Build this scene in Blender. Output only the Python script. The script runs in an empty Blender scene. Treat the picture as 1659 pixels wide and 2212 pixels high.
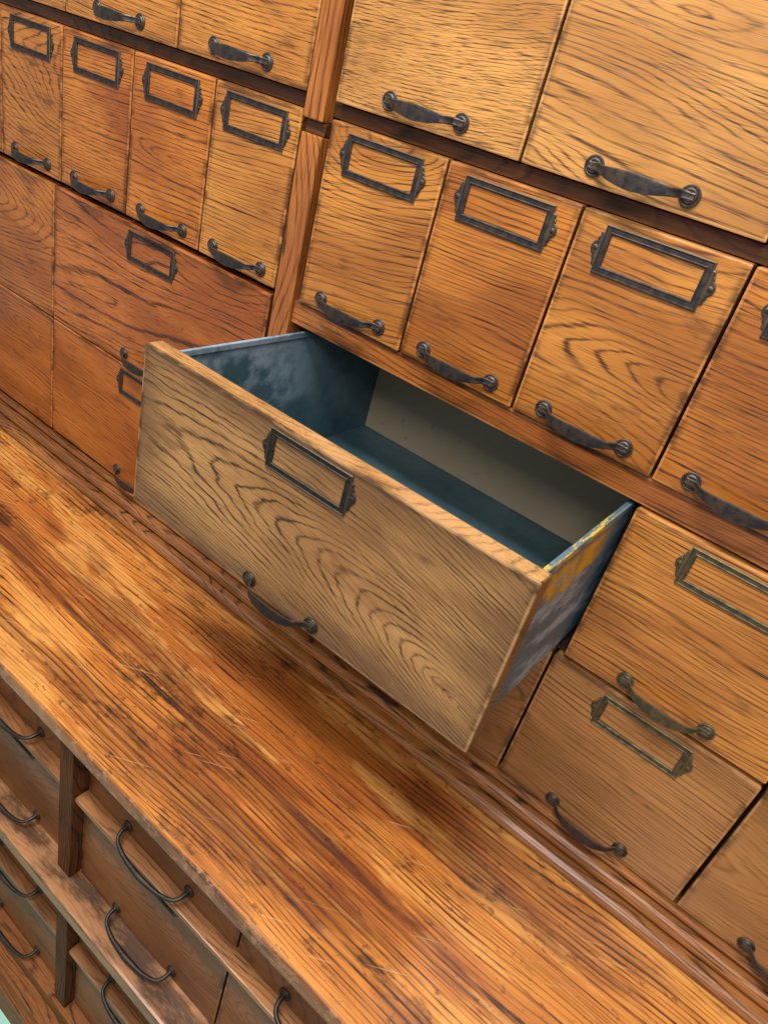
import bpy, bmesh, math, random
from mathutils import Matrix, Vector
random.seed(7)
S=bpy.context.scene
COL=bpy.context.collection
# ------------------------------------------------------------ node helper
class NT:
    def __init__(s,name):
        s.m=bpy.data.materials.new(name); s.m.use_nodes=True; s.t=s.m.node_tree; s.t.nodes.clear()
        s.out=s.t.nodes.new('ShaderNodeOutputMaterial'); s.b=s.t.nodes.new('ShaderNodeBsdfPrincipled')
        s.t.links.new(s.b.outputs[0],s.out.inputs[0])
        s.tc=s.t.nodes.new('ShaderNodeTexCoord').outputs['Object']
        sp=s.t.nodes.new('ShaderNodeSeparateXYZ'); s.t.links.new(s.tc,sp.inputs[0])
        s.x,s.y,s.z=sp.outputs
    def set(s,sock,v):
        if isinstance(v,bpy.types.NodeSocket): s.t.links.new(v,sock)
        else: sock.default_value=v
    def math(s,op,a,b=None,c=None,clamp=False):
        n=s.t.nodes.new('ShaderNodeMath'); n.operation=op; n.use_clamp=clamp
        s.set(n.inputs[0],a)
        if b is not None: s.set(n.inputs[1],b)
        if c is not None: s.set(n.inputs[2],c)
        return n.outputs[0]
    def comb(s,a,b,c):
        n=s.t.nodes.new('ShaderNodeCombineXYZ')
        for i,v in enumerate((a,b,c)): s.set(n.inputs[i],v)
        return n.outputs[0]
    def noise(s,v,scale=1.,detail=2.,rough=.5,dist=0.):
        n=s.t.nodes.new('ShaderNodeTexNoise'); s.t.links.new(v,n.inputs['Vector'])
        n.inputs['Scale'].default_value=scale;n.inputs['Detail'].default_value=detail
        n.inputs['Roughness'].default_value=rough;n.inputs['Distortion'].default_value=dist
        return n.outputs[0]
    def scaled(s,u,v,w,su,sv,sw,off=0.):
        return s.comb(s.math('MULTIPLY_ADD',u,su,off),s.math('MULTIPLY_ADD',v,sv,off*1.7),s.math('MULTIPLY_ADD',w,sw,off*.6))
    def ramp(s,f,pts):
        n=s.t.nodes.new('ShaderNodeValToRGB'); e=n.color_ramp.elements
        while len(e)<len(pts): e.new(.5)
        for i,(p,c) in enumerate(pts):
            e[i].position=p; e[i].color=(c,c,c,1) if not hasattr(c,'__len__') else (*c,1)
        s.t.links.new(f,n.inputs[0]); return n.outputs[0]
    def sstep(s,f,a,b):
        n=s.t.nodes.new('ShaderNodeMapRange'); n.interpolation_type='SMOOTHSTEP'
        s.t.links.new(f,n.inputs[0]); n.inputs[1].default_value=a;n.inputs[2].default_value=b
        return n.outputs[0]
    def mix(s,f,a,b,mode='MIX'):
        n=s.t.nodes.new('ShaderNodeMix'); n.data_type='RGBA'; n.blend_type=mode
        s.set(n.inputs[0],f)
        for i,v in ((6,a),(7,b)):
            s.set(n.inputs[i],v if isinstance(v,bpy.types.NodeSocket) else (*v,1))
        return n.outputs[2]
    def bump(s,h,dist=.001,strength=.5):
        n=s.t.nodes.new('ShaderNodeBump'); n.inputs['Distance'].default_value=dist;n.inputs['Strength'].default_value=strength
        s.t.links.new(h,n.inputs['Height']); s.t.links.new(n.outputs[0],s.b.inputs['Normal'])
def srgb(*c): return tuple(((x/255)/12.92 if x/255<.04045 else ((x/255+.055)/1.055)**2.4) for x in c)

def wood(name,light,mid,dark,axis='X',vc=.05,a=.12,uc=.3,w0=0.,sp=.006,seed=0.,warp=.024,contrast=.9,pore=.8,rough=.30,tilt=0.,stain=.9,coat=.45,bumpk=.3,jag=.85,pu=17,pv=880,ext=None,soft=.24,wu=10,wv=42,nrk=5.,brk=1.2,sat=None,spec=.5,halo=0.):
    n=NT(name)
    if axis=='X': u,v,w=n.x,n.z,n.y
    elif axis=='Z': u,v,w=n.z,n.x,n.y
    elif axis=='XT': u,v,w=n.x,n.y,n.z
    o=seed*3.17+1.3
    du=n.math('SUBTRACT',u,uc)
    if sat: du=n.math('MULTIPLY',n.math('TANH',n.math('DIVIDE',du,sat)),sat)
    v2=n.math('MULTIPLY_ADD',du,tilt,v)
    n1=n.noise(n.scaled(u,v,w,2.8,9,9,o),1.,1.,.5)
    n2=n.noise(n.scaled(u,v,w,wu,wv,wv,o+5),1.,2.,.6)
    w1=n.math('MULTIPLY',n.math('SUBTRACT',n1,.5),warp*2)
    w2=n.math('MULTIPLY',n.math('SUBTRACT',n2,.5),sp*1.5*jag)
    vv=n.math('ADD',n.math('SUBTRACT',v2,vc),w1)
    ww=n.math('ADD',n.math('MULTIPLY_ADD',du,a,n.math('ADD',w,w0)),w1)
    r=n.math('SQRT',n.math('ADD',n.math('MULTIPLY',vv,vv),n.math('MULTIPLY',ww,ww)))
    r=n.math('ADD',r,w2)
    nr=n.noise(n.comb(n.math('MULTIPLY',r,32),o,0.),1.,1.,.5)
    ph=n.math('ADD',n.math('DIVIDE',r,sp),n.math('MULTIPLY',nr,nrk))
    f=n.math('FRACT',ph)
    ring=n.ramp(f,[(0.,.62),(.14,.10),(.40,.0),(.70,.36),(.88,1.),(1.,.62)])
    p1=n.noise(n.scaled(u,n.math('MULTIPLY_ADD',w2,1.,v2),w,pu,pv,pv,o+9),1.,2.,.75)
    pc=n.math('SUBTRACT',p1,.5)
    rr=n.math('MULTIPLY_ADD',pc,brk,ring)
    line=n.sstep(rr,.60-soft,.60+soft*1.8)
    pores=n.sstep(p1,.5,.66)
    big=n.noise(n.scaled(u,v,w,4,11,13,o+7),1.,3.,.6)
    bigm=n.sstep(big,.34,.66)
    g=n.noise(n.scaled(u,v,w,10,34,30,o+20),1.,4.,.66)
    zonem=n.math('MULTIPLY_ADD',n.sstep(g,.62,.36),.6,.4)
    base=n.mix(n.math('MULTIPLY',bigm,stain),light,mid)
    base=n.mix(n.math('MULTIPLY_ADD',ring,.40,n.math('MULTIPLY',pc,1.5),clamp=True),base,mid)
    dk=n.math('MULTIPLY',n.math('MULTIPLY',line,zonem),contrast)
    dk=n.math('ADD',dk,n.math('MULTIPLY',pores,pore*.6),clamp=True)
    col=n.mix(dk,base,dark)
    grime=tuple(c*.5 for c in dark)
    gm=n.math('MULTIPLY',n.sstep(g,.6,.72),.5)
    if ext:
        ex=n.math('MAXIMUM',n.math('SUBTRACT',n.math('ABSOLUTE',n.x),ext[0]),n.math('SUBTRACT',n.math('ABSOLUTE',n.z),ext[1]))
        front=n.sstep(n.y,-.0075,-.0088)
        em=n.math('MULTIPLY',n.math('MULTIPLY',n.sstep(ex,-.009,-.001),n.sstep(n.math('MULTIPLY_ADD',pc,.3,g),.36,.6)),front)
        gm=n.math('MAXIMUM',gm,n.math('MULTIPLY',em,.75))
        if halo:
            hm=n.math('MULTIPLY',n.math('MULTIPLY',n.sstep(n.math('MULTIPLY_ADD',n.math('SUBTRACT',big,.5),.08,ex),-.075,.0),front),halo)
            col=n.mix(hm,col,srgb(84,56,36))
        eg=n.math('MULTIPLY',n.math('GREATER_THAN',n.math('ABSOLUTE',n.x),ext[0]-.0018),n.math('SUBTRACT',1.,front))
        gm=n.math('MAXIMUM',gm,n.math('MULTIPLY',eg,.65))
    col=n.mix(gm,col,grime)
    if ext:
        worn_hl=n.math('MULTIPLY',n.sstep(n.math('SUBTRACT',ex,eg),-.0032,-.0018),n.sstep(g,.62,.4))  # worn varnish on the edges, doubling as an edge highlight painted into the colour
        col=n.mix(n.math('MULTIPLY',worn_hl,.45),col,tuple(min(1,c*1.2+.04) for c in light))
    n.set(n.b.inputs['Base Color'],col)
    n.set(n.b.inputs['Roughness'],n.math('MULTIPLY_ADD',dk,.2,n.math('MULTIPLY_ADD',g,.3,rough-.14)))
    n.b.inputs['Coat Weight'].default_value=coat; n.b.inputs['Coat Roughness'].default_value=.15
    n.b.inputs['Specular IOR Level'].default_value=spec
    n.bump(n.math('MULTIPLY',pores,-1.),.0004,bumpk)
    n.base_col=col; n.g=g; n.ringv=ring; n.pc=pc
    return n

def metal(name,c1,c2,rough=.42,met=.85,edge=None):
    n=NT(name)
    a=n.noise(n.scaled(n.x,n.y,n.z,110,110,110,2.),1.,4.,.7)
    col=n.mix(n.sstep(a,.38,.62),c1,c2)
    g=n.t.nodes.new('ShaderNodeNewGeometry')
    if edge: col=n.mix(n.math('MULTIPLY',n.sstep(g.outputs['Pointiness'],.53,.62),.5),col,edge)
    n.set(n.b.inputs['Base Color'],col); n.b.inputs['Metallic'].default_value=met
    n.set(n.b.inputs['Roughness'],n.math('MULTIPLY_ADD',a,.45,rough-.18))
    n.bump(n.noise(n.scaled(n.x,n.y,n.z,350,350,350,4.),1.,2.,.6),.0005,.5)
    return n.m

# ------------------------------------------------------------ mesh helpers
def mk(name,bm,mat,parent=None,loc=(0,0,0),smooth=False):
    me=bpy.data.meshes.new(name); bmesh.ops.recalc_face_normals(bm,faces=bm.faces); bm.to_mesh(me); bm.free()
    if mat: me.materials.append(mat)
    if smooth:
        for p in me.polygons: p.use_smooth=True
    return put(name,me,parent,loc)
def put(name,me,parent=None,loc=(0,0,0)):
    ob=bpy.data.objects.new(name,me); COL.objects.link(ob)
    L=Vector(loc)
    if parent:
        ob.parent=parent; q=parent; 
        while q: L=L-q.location; q=q.parent
    ob.location=L
    return ob
def empty(name,loc,label,cat,group=None):
    ob=bpy.data.objects.new(name,None); COL.objects.link(ob); ob.location=loc; ob.empty_display_size=.02
    ob['label']=label; ob['category']=cat
    if group: ob['group']=group
    return ob
def box(x0,x1,y0,y1,z0,z1,bev=.0015,seg=2,centre=None,bm=None):
    bm=bm or bmesh.new(); c=centre or Vector(((x0+x1)/2,(y0+y1)/2,(z0+z1)/2))
    r=bmesh.ops.create_cube(bm,size=1.)
    for v in r['verts']:
        v.co=Vector((x0+(v.co.x+.5)*(x1-x0),y0+(v.co.y+.5)*(y1-y0),z0+(v.co.z+.5)*(z1-z0)))-c
    if bev>0:
        es=list({e for v in r['verts'] for e in v.link_edges})
        bmesh.ops.bevel(bm,geom=es,offset=bev,segments=seg,affect='EDGES',profile=.6)
    return bm,c
def addbox(name,mat,parent,x0,x1,y0,y1,z0,z1,bev=.0015,smooth=False):
    bm,c=box(x0,x1,y0,y1,z0,z1,bev); return mk(name,bm,mat,parent,c)
def extrude_profile(name,prof,x0,x1,mat,parent):
    bm=bmesh.new(); cy=sum(p[0] for p in prof)/len(prof); cz=sum(p[1] for p in prof)/len(prof); cx=(x0+x1)/2
    rows=[[bm.verts.new((x-cx,y-cy,z-cz)) for y,z in prof] for x in (x0,x1)]
    for j in range(len(prof)):
        k=(j+1)%len(prof); bm.faces.new((rows[0][j],rows[0][k],rows[1][k],rows[1][j]))
    bm.faces.new(rows[0]); bm.faces.new(rows[-1])
    return mk(name,bm,mat,parent,(cx,cy,cz))
def lathe_y(bm,prof,seg=28,cx=0,cz=0):
    loops=[]
    for r,h in prof:
        if r<1e-6: loops.append([bm.verts.new((cx,-h,cz))])
        else: loops.append([bm.verts.new((cx+r*math.cos(2*math.pi*i/seg),-h,cz+r*math.sin(2*math.pi*i/seg))) for i in range(seg)])
    for a,b in zip(loops,loops[1:]):
        for i in range(seg):
            j=(i+1)%seg
            if len(a)==1: bm.faces.new((a[0],b[i],b[j]))
            elif len(b)==1: bm.faces.new((a[i],a[j],b[0]))
            else: bm.faces.new((a[i],a[j],b[j],b[i]))
def catmull(P,n):
    out=[]
    Q=[P[0]]+P+[P[-1]]
    for i in range(1,len(Q)-2):
        for k in range(n):
            t=k/n
            out.append(tuple(.5*((2*b)+(-a+c)*t+(2*a-5*b+4*c-d)*t*t+(-a+3*b-3*c+d)*t**3) for a,b,c,d in zip(Q[i-1],Q[i],Q[i+1],Q[i+2])))
    out.append(P[-1]); return out
mm=.001
def strap_mesh():
    half=[(-48,-2.6,6,0),(-42,-3.0,6.5,0),(-37.5,-4.8,7.,0),(-34.5,-9,7.2,-.3),(-29,-14.,8.2,-.8),(-19,-17.4,11.4,-1.6),(-8,-18.8,13.6,-2),(0,-19.2,14.2,-2.2)]
    P=half+[(-a,b,c,d) for a,b,c,d in reversed(half[:-1])]
    C=catmull([tuple(map(float,p)) for p in P],4)
    bm=bmesh.new(); loops=[]
    for i,(x,y,w,dz) in enumerate(C):
        a=C[max(i-1,0)];b=C[min(i+1,len(C)-1)]
        tx,ty=b[0]-a[0],b[1]-a[1]; L=math.hypot(tx,ty); nx,ny=ty/L,-tx/L
        if ny>0: nx,ny=-nx,-ny
        lp=[]; th=1.2
        for s,o in ((-.5,0),(-.5,th*.8),(-.36,th*1.2),(0,th*.6),(.36,th*1.2),(.5,th*.8),(.5,0),(0,-.3)):
            lp.append(bm.verts.new(((x+nx*o)*mm,(y+ny*o)*mm,(s*w+dz)*mm)))
        loops.append(lp)
    for a,b in zip(loops,loops[1:]):
        for j in range(8):
            k=(j+1)%8; bm.faces.new((a[j],a[k],b[k],b[j]))
    bm.faces.new(loops[0]); bm.faces.new(loops[-1])
    return bm
def rosette_mesh(R=9.):
    bm=bmesh.new(); k=R/9.5
    lathe_y(bm,[(r*k*mm,h*mm) for r,h in [(9.5,0),(9.5,1.2),(9.0,1.8),(7.9,1.9),(7.3,1.4),(6.6,2.2),(5.6,2.9),(4.8,2.8),(4.4,2.0)]])
    for sgn in (1,-1):
        ang=.6
        pts=[(math.cos(ang+sgn*math.pi*t/10)*3.7*k,math.sin(ang+sgn*math.pi*t/10)*3.7*k) for t in range(0,11)]
        ox,oz=-math.sin(ang)*sgn*.6,math.cos(ang)*sgn*.6
        top=[bm.verts.new((( x*.9+ox)*mm,-3.7*mm,(z*.9+oz)*mm)) for x,z in pts]
        lo=[bm.verts.new(((x+ox)*mm,-1.9*mm,(z+oz)*mm)) for x,z in pts]
        bm.faces.new(top)
        for i in range(len(pts)):
            j=(i+1)%len(pts); bm.faces.new((top[i],top[j],lo[j],lo[i]))
    lathe_y(bm,[(4.6*k*mm,2.1*mm),(0,2.1*mm)])
    return bm
def holder_mesh(w=100,h=42,bar=7.2,ek=1.):
    bm=bmesh.new(); loops=[]
    for o,t in [(0,0),(0,1.4),(.7,2.1),(1.3,2.1),(1.8,1.4),(bar-1.9,1.4),(bar-1.3,2.),(bar-.8,1.9),(bar,1.),(bar,0)]:
        a,b=(w/2-o)*mm,(h/2-o)*mm
        loops.append([bm.verts.new((x,-t*mm,z)) for x,z in ((-a,-b),(a,-b),(a,b),(-a,b))])
    for a,b in zip(loops,loops[1:]):
        for j in range(4):
            k=(j+1)%4; bm.faces.new((a[j],a[k],b[k],b[j]))
    # scalloped ear: two small shoulders and one round lobe
    up=[(-.5,14.5),(1.4,14.5),(2.6,13.6),(3.0,12.2),(2.6,10.8),(2.2,10.2),(3.6,9.6),(4.3,8.2),(4.0,6.8),(3.6,6.2)]
    lobe=[(3.6+4.2*math.cos(t*math.pi/2/5),6.0*math.sin(t*math.pi/2/5)) for t in (5,4,3,2,1,0)]
    ear=up+lobe[1:]; ear=ear+[(x,-z) for x,z in reversed(ear[:-1])]
    ear=[(x,z*ek) for x,z in ear]
    for s in (1,-1):
        f0=[bm.verts.new((s*(w/2+x)*mm,0,z*mm)) for x,z in ear]
        f1=[bm.verts.new((s*(w/2+x)*mm,-1.*mm,z*mm)) for x,z in ear]
        f2=[bm.verts.new((s*(w/2+x*.9-.1)*mm,-1.4*mm,z*.95*mm)) for x,z in ear]
        for A,B in ((f0,f1),(f1,f2)):
            for i in range(len(ear)):
                j=(i+1)%len(ear); bm.faces.new((A[i],A[j],B[j],B[i]))
        bm.faces.new(f2)
    return bm
def tube(bm,P,rad,seg=12):
    loops=[]
    for i,p in enumerate(P):
        a=Vector(P[max(i-1,0)][:3]);b=Vector(P[min(i+1,len(P)-1)][:3]); t=(b-a).normalized()
        u=t.cross(Vector((0,.3,1))).normalized(); v=t.cross(u)
        r=rad*(p[3] if len(p)>3 else 1)
        loops.append([bm.verts.new(Vector(p[:3])+u*r*math.cos(2*math.pi*k/seg)+v*r*math.sin(2*math.pi*k/seg)) for k in range(seg)])
    for a,b in zip(loops,loops[1:]):
        for j in range(seg):
            k=(j+1)%seg; bm.faces.new((a[j],a[k],b[k],b[j]))
    bm.faces.new(loops[0]); bm.faces.new(loops[-1])
def bail_mesh():
    half=[(-57,0,0,1.2),(-57,-7,0,1.1),(-56,-13,-1,.95),(-52,-19,-3,.9),(-43,-23,-5,1.),(-28,-26,-7,1.15),(-12,-27,-8,1.4),(0,-27.5,-8.2,1.5)]
    P=half+[(-a,b,c,d) for a,b,c,d in reversed(half[:-1])]
    C=catmull([tuple(map(float,p)) for p in P],4)
    bm=bmesh.new(); tube(bm,[(a*mm,b*mm,c*mm,d) for a,b,c,d in C],2.7*mm); return bm
def mesh_only(name,bm,mat,smooth=True,ang=35):
    me=bpy.data.meshes.new(name); bmesh.ops.recalc_face_normals(bm,faces=bm.faces); bm.to_mesh(me); bm.free(); me.materials.append(mat)
    if smooth:
        for p in me.polygons: p.use_smooth=True
        me.set_sharp_from_angle(angle=math.radians(ang))
    return me
M_iron=metal('dark_bronze',srgb(62,60,64),srgb(86,74,64),.46,.75,srgb(132,116,96))
M_brass=metal('worn_brass',srgb(98,88,62),srgb(72,66,52),.55,.6,srgb(126,112,80))
M_black=metal('black_metal',srgb(52,52,50),srgb(72,62,50),.44,.75,srgb(116,104,86))
HW={}
for key,m in (('iron',M_iron),('brass',M_brass),('black',M_black)):
    HW[key]=dict(strap=mesh_only('strap_'+key,strap_mesh(),m),ros=mesh_only('rosette_'+key,rosette_mesh(),m,True,25),
      bros=mesh_only('small_rosette_'+key,rosette_mesh(8.),m,True,25),
      holder=mesh_only('holder_'+key,holder_mesh(),m,True,25),slim=mesh_only('slim_holder_'+key,holder_mesh(96,26,4,.7),m,True,25),bail=mesh_only('bail_'+key,bail_mesh(),m),
      scr=mesh_only('screw_'+key,(lambda b:(lathe_y(b,[(2.5*mm,1.0*mm),(2.4*mm,1.9*mm),(1.4*mm,2.5*mm),(0,2.6*mm)],16),b)[1])(bmesh.new()),m))
def hardware(parent,kind,cx,zh,y,zt=None,bail=False,hkind=None):
    D=HW[kind]
    h=put('handle',D['bail' if bail else 'strap'],parent,(cx,y,zh))
    for s in (-1,1):
        put('rosette',D['bros' if bail else 'ros'],h,(cx+s*(.057 if bail else .044),y-.0002,zh))
    if zt is not None:
        D2=HW[hkind or kind]; zc=zt-(.020 if bail else .028)
        l=put('label_holder',D2['slim' if bail else 'holder'],parent,(cx,y-.0002,zc))
        for s in (-1,1): put('screw',D2['scr'],l,(cx+s*(.0515 if bail else .0537),y,zc))

# ------------------------------------------------------------ wood palette
HONEY=(srgb(202,134,58),srgb(156,92,36),srgb(62,31,13))
AMBER=(srgb(194,120,46),srgb(142,78,28),srgb(58,27,11))
GOLD =(srgb(206,148,78),srgb(166,110,54),srgb(76,44,22))
ORNG =(srgb(198,120,42),srgb(150,78,26),srgb(60,26,10))
RED  =(srgb(190,110,44),srgb(144,74,28),srgb(60,27,12))
PALE =(srgb(190,142,84),srgb(150,104,58),srgb(56,33,17))
TAN  =(srgb(174,122,68),srgb(138,92,48),srgb(66,39,21))
DKBR =(srgb(144,90,46),srgb(106,62,30),srgb(50,26,13))
GRP='drawers of the old hardware store cabinet'
def drawer(x0,x1,z0,z1,pal,label,handle='strap',holder=True,kind='iron',hkind=None,y=0.,**kw):
    d=empty('drawer',((x0+x1)/2,y,z0),label,'drawer',GRP)
    g=.0014
    k=dict(vc=random.uniform(-.08,.08),a=random.uniform(.06,.2),uc=random.choice((-1,1))*random.uniform(.12,.3),w0=random.uniform(0,.03),sp=random.uniform(.0036,.006),seed=random.uniform(0,9),tilt=random.uniform(-.06,.06),brk=random.uniform(.8,1.8),pore=random.uniform(.6,1.),pu=random.uniform(10,28))
    k.update(kw)
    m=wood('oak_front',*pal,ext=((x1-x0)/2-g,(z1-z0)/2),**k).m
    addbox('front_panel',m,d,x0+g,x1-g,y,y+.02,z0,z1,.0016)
    cx=(x0+x1)/2
    if handle: hardware(d,kind,cx,z0+.0155,y,z1 if holder else None,handle=='bail',hkind)
    return d
L1='upright varnished oak drawer with dark strap pull and label holder'
LW='wide varnished oak drawer front with dark strap pull'
cols=[0.,.156,.3045,.460,.616,.772]
for i in range(5):
    drawer(cols[i],cols[i+1],-.2,0.,[HONEY,AMBER,HONEY,AMBER,HONEY][i],L1,kind='iron',
       **[dict(vc=.10,a=.35,uc=.02,sp=.006,tilt=-.15,brk=1.1,warp=.03),dict(vc=-.22,a=.1,sp=.0044,tilt=-.05,brk=.9,pu=14),dict(vc=-.02,a=.22,uc=.12,sp=.0075,warp=.04,brk=1.2),dict(vc=.2,sp=.0055,brk=1.),{}][i])
cols=[-.806,-.650,-.4935,-.338,-.1835,-.041]
for i in range(5):
    drawer(cols[i],cols[i+1],-.2,0.,[ORNG,AMBER,ORNG,ORNG,HONEY][i],L1,
      **[{},dict(stain=.4),dict(stain=1.2,vc=.3,a=.08),dict(stain=.9),dict(vc=.15,sp=.005,brk=1.)][i])
for (a,b,p,kw) in [(-.0008,.2296,GOLD,dict(vc=.3,a=.1,sp=.003,pore=1.2,wu=26,jag=1.4,pu=30,brk=1.6)),(.2296,.4605,GOLD,dict(vc=.035,a=.15,uc=-.10,w0=-.012,sp=.0066,contrast=.9,warp=.045,brk=1.3,pu=20)),(.4605,.69,GOLD,{}),
                (-.72,-.489,HONEY,{}),(-.489,-.258,HONEY,{}),(-.258,-.041,HONEY,dict(vc=.1,sp=.005))]:
    drawer(a,b,.0171,.245,p,LW,holder=False,**kw)
drawer(-.975,-.509,-.416,-.2093,ORNG,'wide reddish oak drawer front with empty label holder')
drawer(-.509,-.0436,-.416,-.2093,RED,'wide reddish oak drawer with cathedral grain and label holder',vc=-.01,a=.16,uc=-.1,sp=.014,w0=.0,stain=.9,warp=.06,brk=1.4,contrast=1.)
drawer(-.975,-.509,-.622,-.4185,RED,'wide dark red oak drawer front above the counter moulding',contrast=.7)
drawer(-.509,-.0436,-.622,-.4185,RED,'wide dark red oak drawer partly behind the open drawer',stain=.8,vc=.25,a=.06)
drawer(.460,.6858,-.425,-.2325,HONEY,'oak drawer front with worn brass pull and label holder',kind='brass',vc=.2,a=.05,sp=.0058,contrast=1.,tilt=-.02,brk=.8,pu=14)
drawer(.6872,.914,-.425,-.2325,HONEY,'oak drawer front with worn brass pull and label holder',kind='brass')
drawer(.4513,.6858,-.6275,-.4315,TAN,'pale brown oak drawer front with dull brass label holder',kind='iron',hkind='brass',vc=.14,a=.05,sp=.006,brk=1.)
drawer(.6872,.92,-.6275,-.4315,TAN,'smooth brown oak drawer front with dark strap pull',contrast=.4,pore=.5,holder=False)
drawer(.2245,.4513,-.6275,-.4315,TAN,'brown oak drawer front beneath the open drawer')
drawer(-.0,.2245,-.6275,-.4315,RED,'reddish oak drawer front beneath the open drawer')

# ------------------------------------------------------------ open drawer
OY=-.206
od=empty('drawer',(.223,OY,-.425),'wide oak drawer pulled open with blue grey metal box','drawer',GRP)
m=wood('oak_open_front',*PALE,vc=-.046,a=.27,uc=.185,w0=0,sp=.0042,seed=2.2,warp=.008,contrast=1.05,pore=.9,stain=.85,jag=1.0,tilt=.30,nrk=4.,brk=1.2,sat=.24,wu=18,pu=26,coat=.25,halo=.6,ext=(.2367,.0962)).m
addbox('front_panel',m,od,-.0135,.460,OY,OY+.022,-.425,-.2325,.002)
hardware(od,'black',.2245,-.4135,OY,-.2325+.002)
n=NT('painted_sheet_metal')
a1=n.noise(n.scaled(n.x,n.y,n.z,5,6,9,3.),1.,5.,.62); a2=n.noise(n.scaled(n.x,n.y,n.z,60,60,60,1.),1.,3.,.6)
col=n.mix(n.sstep(a1,.3,.7),srgb(62,94,102),srgb(82,110,118))
col=n.mix(n.math('MULTIPLY',n.sstep(a2,.4,.65),.3),col,srgb(48,70,78))
patch=n.sstep(n.math('MULTIPLY_ADD',n.math('SUBTRACT',a2,.5),.3,a1),.44,.62)
near=n.math('MULTIPLY',n.math('MULTIPLY',n.sstep(n.x,-.19,-.215),n.sstep(n.y,.08,-.06)),.75)
col=n.mix(n.math('MULTIPLY',patch,n.math('ADD',near,.08)),col,srgb(160,178,194))
xm=n.sstep(n.x,.2215,.2218)
st=n.noise(n.scaled(n.x,n.y,n.z,10,12,40,8.),1.,5.,.72)
och=n.mix(n.sstep(a2,.4,.6),srgb(214,164,38),srgb(170,134,56))
oz=n.math('ADD',n.z,n.math('MULTIPLY',n.math('SUBTRACT',a1,.5),.12))
oc=n.mix(n.math('MULTIPLY',n.math('MULTIPLY',n.sstep(oz,.036,.046),n.sstep(st,.66,.54)),n.sstep(n.y,-.01,-.05)),n.mix(n.math('MULTIPLY',n.sstep(st,.46,.62),.9),srgb(84,110,126),srgb(160,178,190)),och)
oc=n.mix(n.sstep(n.z,.066,.074),oc,srgb(90,116,126))
col=n.mix(xm,col,oc)
yv=n.noise(n.scaled(n.x,n.y,n.z,200,26,170,3.),1.,4.,.75)
ym=n.math('MULTIPLY',n.sstep(n.x,.216,.2165),n.math('MULTIPLY',n.sstep(n.z,.072,.078),n.math('MULTIPLY',n.sstep(yv,.48,.53),n.sstep(n.math('MULTIPLY',n.y,-1.),.02,.06))))
col=n.mix(n.math('MULTIPLY',ym,.85),col,srgb(214,178,40))
n.set(n.b.inputs['Base Color'],col); n.b.inputs['Metallic'].default_value=.15
n.set(n.b.inputs['Roughness'],n.math('MULTIPLY_ADD',a2,.2,.38)); n.bump(a2,.001,.15)
M_sheet=n.m
bm=bmesh.new(); BC=Vector((.231,0.0,-.32))
X0,X1,Y0,Y1,ZB,ZT=.010,.4535,OY+.0222,.205,-.406,-.236
t=.0012
box(X0,X1,Y0,Y1,ZB-t,ZB,0,centre=BC,bm=bm)
box(X0,X0+t,Y0,Y1,ZB+.0001,ZT,0,centre=BC,bm=bm)
box(X1-t,X1,Y0,Y1,ZB+.0001,ZT,0,centre=BC,bm=bm)
box(X0-.001,X0+.0035,Y0,Y1,ZT-.006,ZT+.001,.001,centre=BC,bm=bm)
box(X1-.0045,X1+.0012,Y0,Y1,ZT-.007,ZT+.001,.001,centre=BC,bm=bm)
mk('metal_box',bm,M_sheet,od,BC)
n=NT('plain_grey_beige_board'); a1=n.noise(n.scaled(n.x,n.y,n.z,6,30,14,8.),1.,4.,.6); a2=n.noise(n.scaled(n.x,n.y,n.z,60,60,60,5.),1.,2.,.6)
col=n.mix(a1,srgb(160,144,120),srgb(186,168,142)); col=n.mix(n.math('MULTIPLY',n.sstep(a2,.66,.74),.3),col,srgb(90,74,58))
n.set(n.b.inputs['Base Color'],col); n.b.inputs['Roughness'].default_value=.6
addbox('back_board',n.m,od,X0+.0015,X1-.0015,Y1-.014,Y1-.001,ZB+.0005,-.243,.001)

# ------------------------------------------------------------ cabinet
cab=empty('cabinet',(.05,-.05,-1.48),'old hardware store oak cabinet with worn wooden counter','cabinet')
WX=lambda nm,pal,**k: wood(nm,*pal,**k).m
RAILC=(srgb(184,112,48),srgb(144,80,34),srgb(58,29,13))
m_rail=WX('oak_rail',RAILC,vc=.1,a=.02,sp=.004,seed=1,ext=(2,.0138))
m_stile=WX('oak_stile',RAILC,axis='Z',vc=.1,a=.03,sp=.004,seed=4,tilt=.03)
n=NT('dark_interior_wood'); nn=n.noise(n.scaled(n.x,n.y,n.z,3,20,20,8.),1.,3.,.7)
n.set(n.b.inputs['Base Color'],n.mix(nn,srgb(30,19,12),srgb(46,30,18))); n.b.inputs['Roughness'].default_value=.7
m_in=n.m
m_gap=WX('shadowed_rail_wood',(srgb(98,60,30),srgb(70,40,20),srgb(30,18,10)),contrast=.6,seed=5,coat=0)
addbox('back_panel',m_in,cab,-1.1,1.1,.43,.44,-.668,.30,0)
for xx in (-1.12,1.1): addbox('side_panel',m_rail,cab,xx,xx+.02,.0,.44,-.668,.30,.001)
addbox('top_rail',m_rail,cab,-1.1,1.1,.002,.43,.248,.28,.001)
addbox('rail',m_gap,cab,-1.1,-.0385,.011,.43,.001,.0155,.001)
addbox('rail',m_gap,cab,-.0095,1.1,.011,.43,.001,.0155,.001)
addbox('rail',m_rail,cab,-.0085,1.1,.004,.027,-.229,-.2015,.001)
addbox('shelf',m_in,cab,-.0085,1.1,.027,.43,-.222,-.21,0)
addbox('shelf',m_in,cab,-1.1,-.04,.021,.43,-.2075,-.2015,0)
addbox('shelf',m_in,cab,-1.1,-.04,.021,.43,-.4195,-.414,0)
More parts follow.
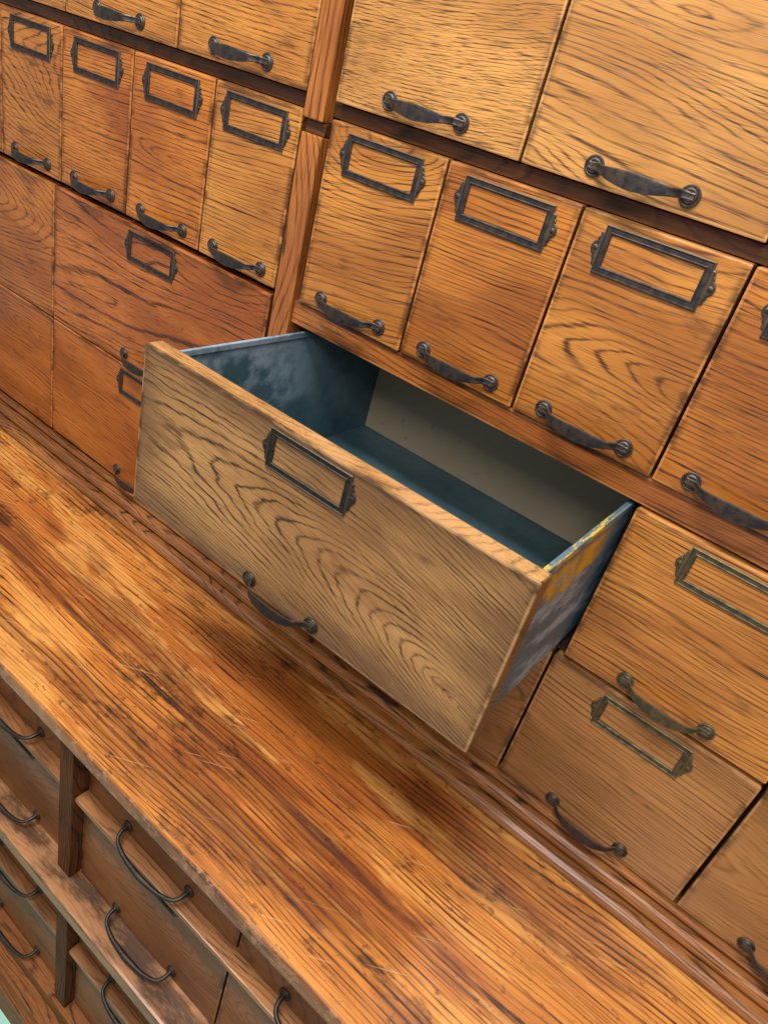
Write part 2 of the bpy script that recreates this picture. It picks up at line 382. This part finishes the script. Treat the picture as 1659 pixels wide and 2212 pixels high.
addbox('shelf',m_in,cab,-.0085,1.1,.012,.43,-.4305,-.4265,0)
addbox('shelf',m_in,cab,-1.1,1.1,.031,.43,-.66,-.632,0)
addbox('stile',m_stile,cab,-.0385,-.0095,-.003,.43,-.0065,.247,.0018)
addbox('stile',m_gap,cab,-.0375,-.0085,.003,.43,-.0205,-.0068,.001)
addbox('stile',m_stile,cab,-.0390,-.0085,-.001,.43,-.631,-.0208,.0018)
addbox('divider',m_in,cab,.457,.4575,.021,.43,-.425,-.23,0)
addbox('divider',m_in,cab,.682,.691,.021,.43,-.631,-.431,0)
prof=[(.03,-.6295),(-.004,-.6295),(-.0068,-.6303),(-.0080,-.633),(-.0068,-.6355),(-.0010,-.6362),(-.0010,-.6395),(-.0125,-.6400),(-.0165,-.6430),(-.0188,-.6480),(-.0190,-.6510),(-.0100,-.6522),(-.0100,-.6562),(-.0265,-.6570),(-.0315,-.660),(-.034,-.664),(-.0335,-.6675),(-.028,-.6698),(.03,-.6698)]
MLD=(srgb(176,112,54),srgb(118,68,30),srgb(40,20,10))
extrude_profile('moulding',prof,-1.1,1.1,WX('oak_moulding',MLD,vc=.1,a=.02,sp=.0035,contrast=1.,rough=.44,coat=.12,seed=6,pu=22,brk=1.6),cab)
# countertop
prof=[(.02,-.67),(-.3268,-.67),(-.3285,-.6712),(-.329,-.6740),(-.329,-.691),(-.3275,-.694),(-.322,-.696),(.02,-.696)]
cyy=sum(p[0] for p in prof)/len(prof)
n=wood('worn_counter_wood',srgb(214,138,60),srgb(170,92,36),srgb(52,23,11),axis='XT',vc=.62,a=.03,uc=0,w0=0,sp=.0072,seed=3.3,warp=.022,contrast=1.,pore=.55,rough=.30,coat=.4,jag=1.,stain=.9,pu=7,pv=420,soft=.22,wu=3.5,wv=26,nrk=6.,brk=1.25)
st=n.noise(n.scaled(n.x,n.y,n.z,2.2,14,5,11.),1.,5.,.72)
bl=n.noise(n.scaled(n.x,n.y,n.z,5,11,5,17.),1.,6.,.74)
ye=n.noise(n.scaled(n.x,n.y,n.z,2.4,16,5,23.),1.,5.,.72)
wear=n.math('MULTIPLY',n.sstep(ye,.49,.57),n.math('MULTIPLY_ADD',n.ringv,-.55,1.))
col=n.mix(n.math('MULTIPLY',wear,.66),n.base_col,srgb(224,160,82))
gr=n.math('MULTIPLY_ADD',n.ringv,.45,n.math('MULTIPLY_ADD',n.pc,1.1,.55),clamp=True)
col=n.mix(n.math('MULTIPLY',n.math('MULTIPLY',n.sstep(st,.475,.58),gr),.85),col,srgb(84,38,18))
far=n.math('MULTIPLY',n.sstep(n.x,-.15,-.5),.06)
col=n.mix(n.math('MULTIPLY',n.math('MULTIPLY',n.sstep(n.math('ADD',bl,far),.545,.61),gr),.9),col,srgb(38,22,15))
sc=n.noise(n.scaled(n.x,n.y,n.z,60,130,40,5.),1.,3.,.7)
col=n.mix(n.math('MULTIPLY',n.sstep(sc,.62,.66),.55),col,srgb(46,24,15))
s1=n.noise(n.comb(n.math('MULTIPLY_ADD',n.y,5.,n.math('MULTIPLY',n.x,7.)),n.math('MULTIPLY',n.math('SUBTRACT',n.y,n.math('MULTIPLY',n.x,.55)),210.),2.),1.,1.,.5)
col=n.mix(n.math('MULTIPLY',n.sstep(s1,.71,.76),.35),col,srgb(222,176,128))
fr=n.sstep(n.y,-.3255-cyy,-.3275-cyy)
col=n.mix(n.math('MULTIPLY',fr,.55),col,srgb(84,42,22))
ed=n.math('MULTIPLY',n.sstep(n.y,-.323-cyy,-.327-cyy),n.sstep(sc,.5,.62))
col=n.mix(n.math('MULTIPLY',ed,.55),col,srgb(190,140,98))
n.set(n.b.inputs['Base Color'],col)
extrude_profile('countertop',prof,-1.1,1.1,n.m,cab)
DK=(srgb(146,90,46),srgb(108,62,30),srgb(48,26,14))
m_lr=WX('dark_oak_rail',DK,vc=.1,a=.02,sp=.004,seed=8,coat=0,spec=.2,rough=.55)
m_ls=WX('dark_oak_stile',(srgb(112,66,34),srgb(82,48,24),srgb(36,20,10)),axis='Z',vc=.1,a=.02,sp=.004,seed=9,coat=0,spec=.15,rough=.6)
addbox('lower_back_panel',m_in,cab,-1.1,1.1,-.24,-.23,-1.46,-.697,0)
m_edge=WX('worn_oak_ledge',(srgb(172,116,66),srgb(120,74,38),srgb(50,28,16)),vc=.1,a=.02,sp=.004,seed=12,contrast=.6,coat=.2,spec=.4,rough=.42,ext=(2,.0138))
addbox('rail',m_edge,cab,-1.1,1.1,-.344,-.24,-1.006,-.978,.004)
for (xa,xb) in ((-.59,.0275),(.0565,.6595)):
    for zz in (-.8118,-1.1815): addbox('rail',m_edge,cab,xa,xb,-.314,-.24,zz,zz+.0085,.0015)
addbox('rail',m_lr,cab,-1.1,1.1,-.325,-.24,-1.385,-1.352,.002)
for z0,z1 in ((-.978,-.6965),(-1.352,-1.006)):
    for xs in (.028,-.62,.66):
        addbox('stile',m_ls,cab,xs,xs+.028,-.318,-.24,z0+.0003,z1-.0003,.002)
prof=[(-.24,-1.3855),(-.335,-1.3855),(-.348,-1.392),(-.352,-1.402),(-.358,-1.41),(-.36,-1.4795),(-.24,-1.4795)]
extrude_profile('plinth',prof,-1.1,1.1,m_lr,cab)
LL='brown oak drawer front with thin curved bail pull'
for (a,b) in ((-.236,.026),(.058,.3375),(.3375,.60)):
    kk=dict(kind='black',contrast=.35,stain=.9,coat=.15,pore=.35,spec=.3,rough=.40,handle='bail')
    drawer(a,b,-.8025,-.700,DKBR,LL,holder=False,y=-.296,**kk)
    drawer(a,b,-.9765,-.8125,DKBR,LL+' and label holder',y=-.302,**kk)
    drawer(a,b,-1.172,-1.008,DKBR,LL+' and label holder',y=-.298,**kk)
    drawer(a,b,-1.350,-1.1825,DKBR,LL+' and label holder',y=-.302,**kk)
n=NT('mint_floor'); a=n.noise(n.scaled(n.x,n.y,n.z,3,3,3),1.,3.,.6)
n.set(n.b.inputs['Base Color'],n.mix(a,srgb(156,216,196),srgb(174,228,210))); n.b.inputs['Roughness'].default_value=.6
bm=bmesh.new(); bmesh.ops.create_grid(bm,x_segments=1,y_segments=1,size=1.)
for v in bm.verts: v.co.x*=1.3; v.co.y*=.4
fl=mk('floor',bm,n.m,None,(0,-.25,-1.48)); fl['kind']='structure'; fl['label']='smooth pale mint green floor under the cabinet'; fl['category']='floor'

# ------------------------------------------------------------ light
w=bpy.data.worlds.new('World'); S.world=w; w.use_nodes=True
w.node_tree.nodes['Background'].inputs[0].default_value=(1,.98,.95,1); w.node_tree.nodes['Background'].inputs[1].default_value=.29
def area(name,loc,tgt,sx,sy,p,c):
    l=bpy.data.lights.new(name,'AREA'); l.shape='RECTANGLE'; l.size=sx;l.size_y=sy;l.energy=p;l.color=c
    o=bpy.data.objects.new(name,l); COL.objects.link(o); o.location=loc
    o.rotation_euler=(Vector(tgt)-Vector(loc)).to_track_quat('-Z','Y').to_euler(); return o
area('ceiling_or_fill_light',(.1,-.85,1.3),(.15,-.05,-.4),1.3,.3,50,(1,.99,.98))
area('ceiling_or_fill_light',(.9,-1.7,1.1),(.2,-.05,-.4),.5,.5,20,(1,.99,.98))  # unseen fill lamp, added on the camera side to brighten the fronts
def Rx(a): return Matrix.Rotation(a,3,'X')
def Rz(a): return Matrix.Rotation(a,3,'Z')
Mr=(Rz(.517)@Rx(math.pi/2-.5337)@Rz(.2813)).to_4x4()
cd=bpy.data.cameras.new('camera'); co=bpy.data.objects.new('camera',cd); COL.objects.link(co)
co.matrix_world=Matrix.Translation((.5778,-.6729,.0647))@Mr
cd.sensor_fit='VERTICAL'; cd.sensor_height=32; cd.lens=1586.11/2212*32; cd.clip_start=.01; cd.clip_end=60
S.camera=co
S.view_settings.view_transform='Standard'; S.view_settings.look='None'; S.view_settings.exposure=0
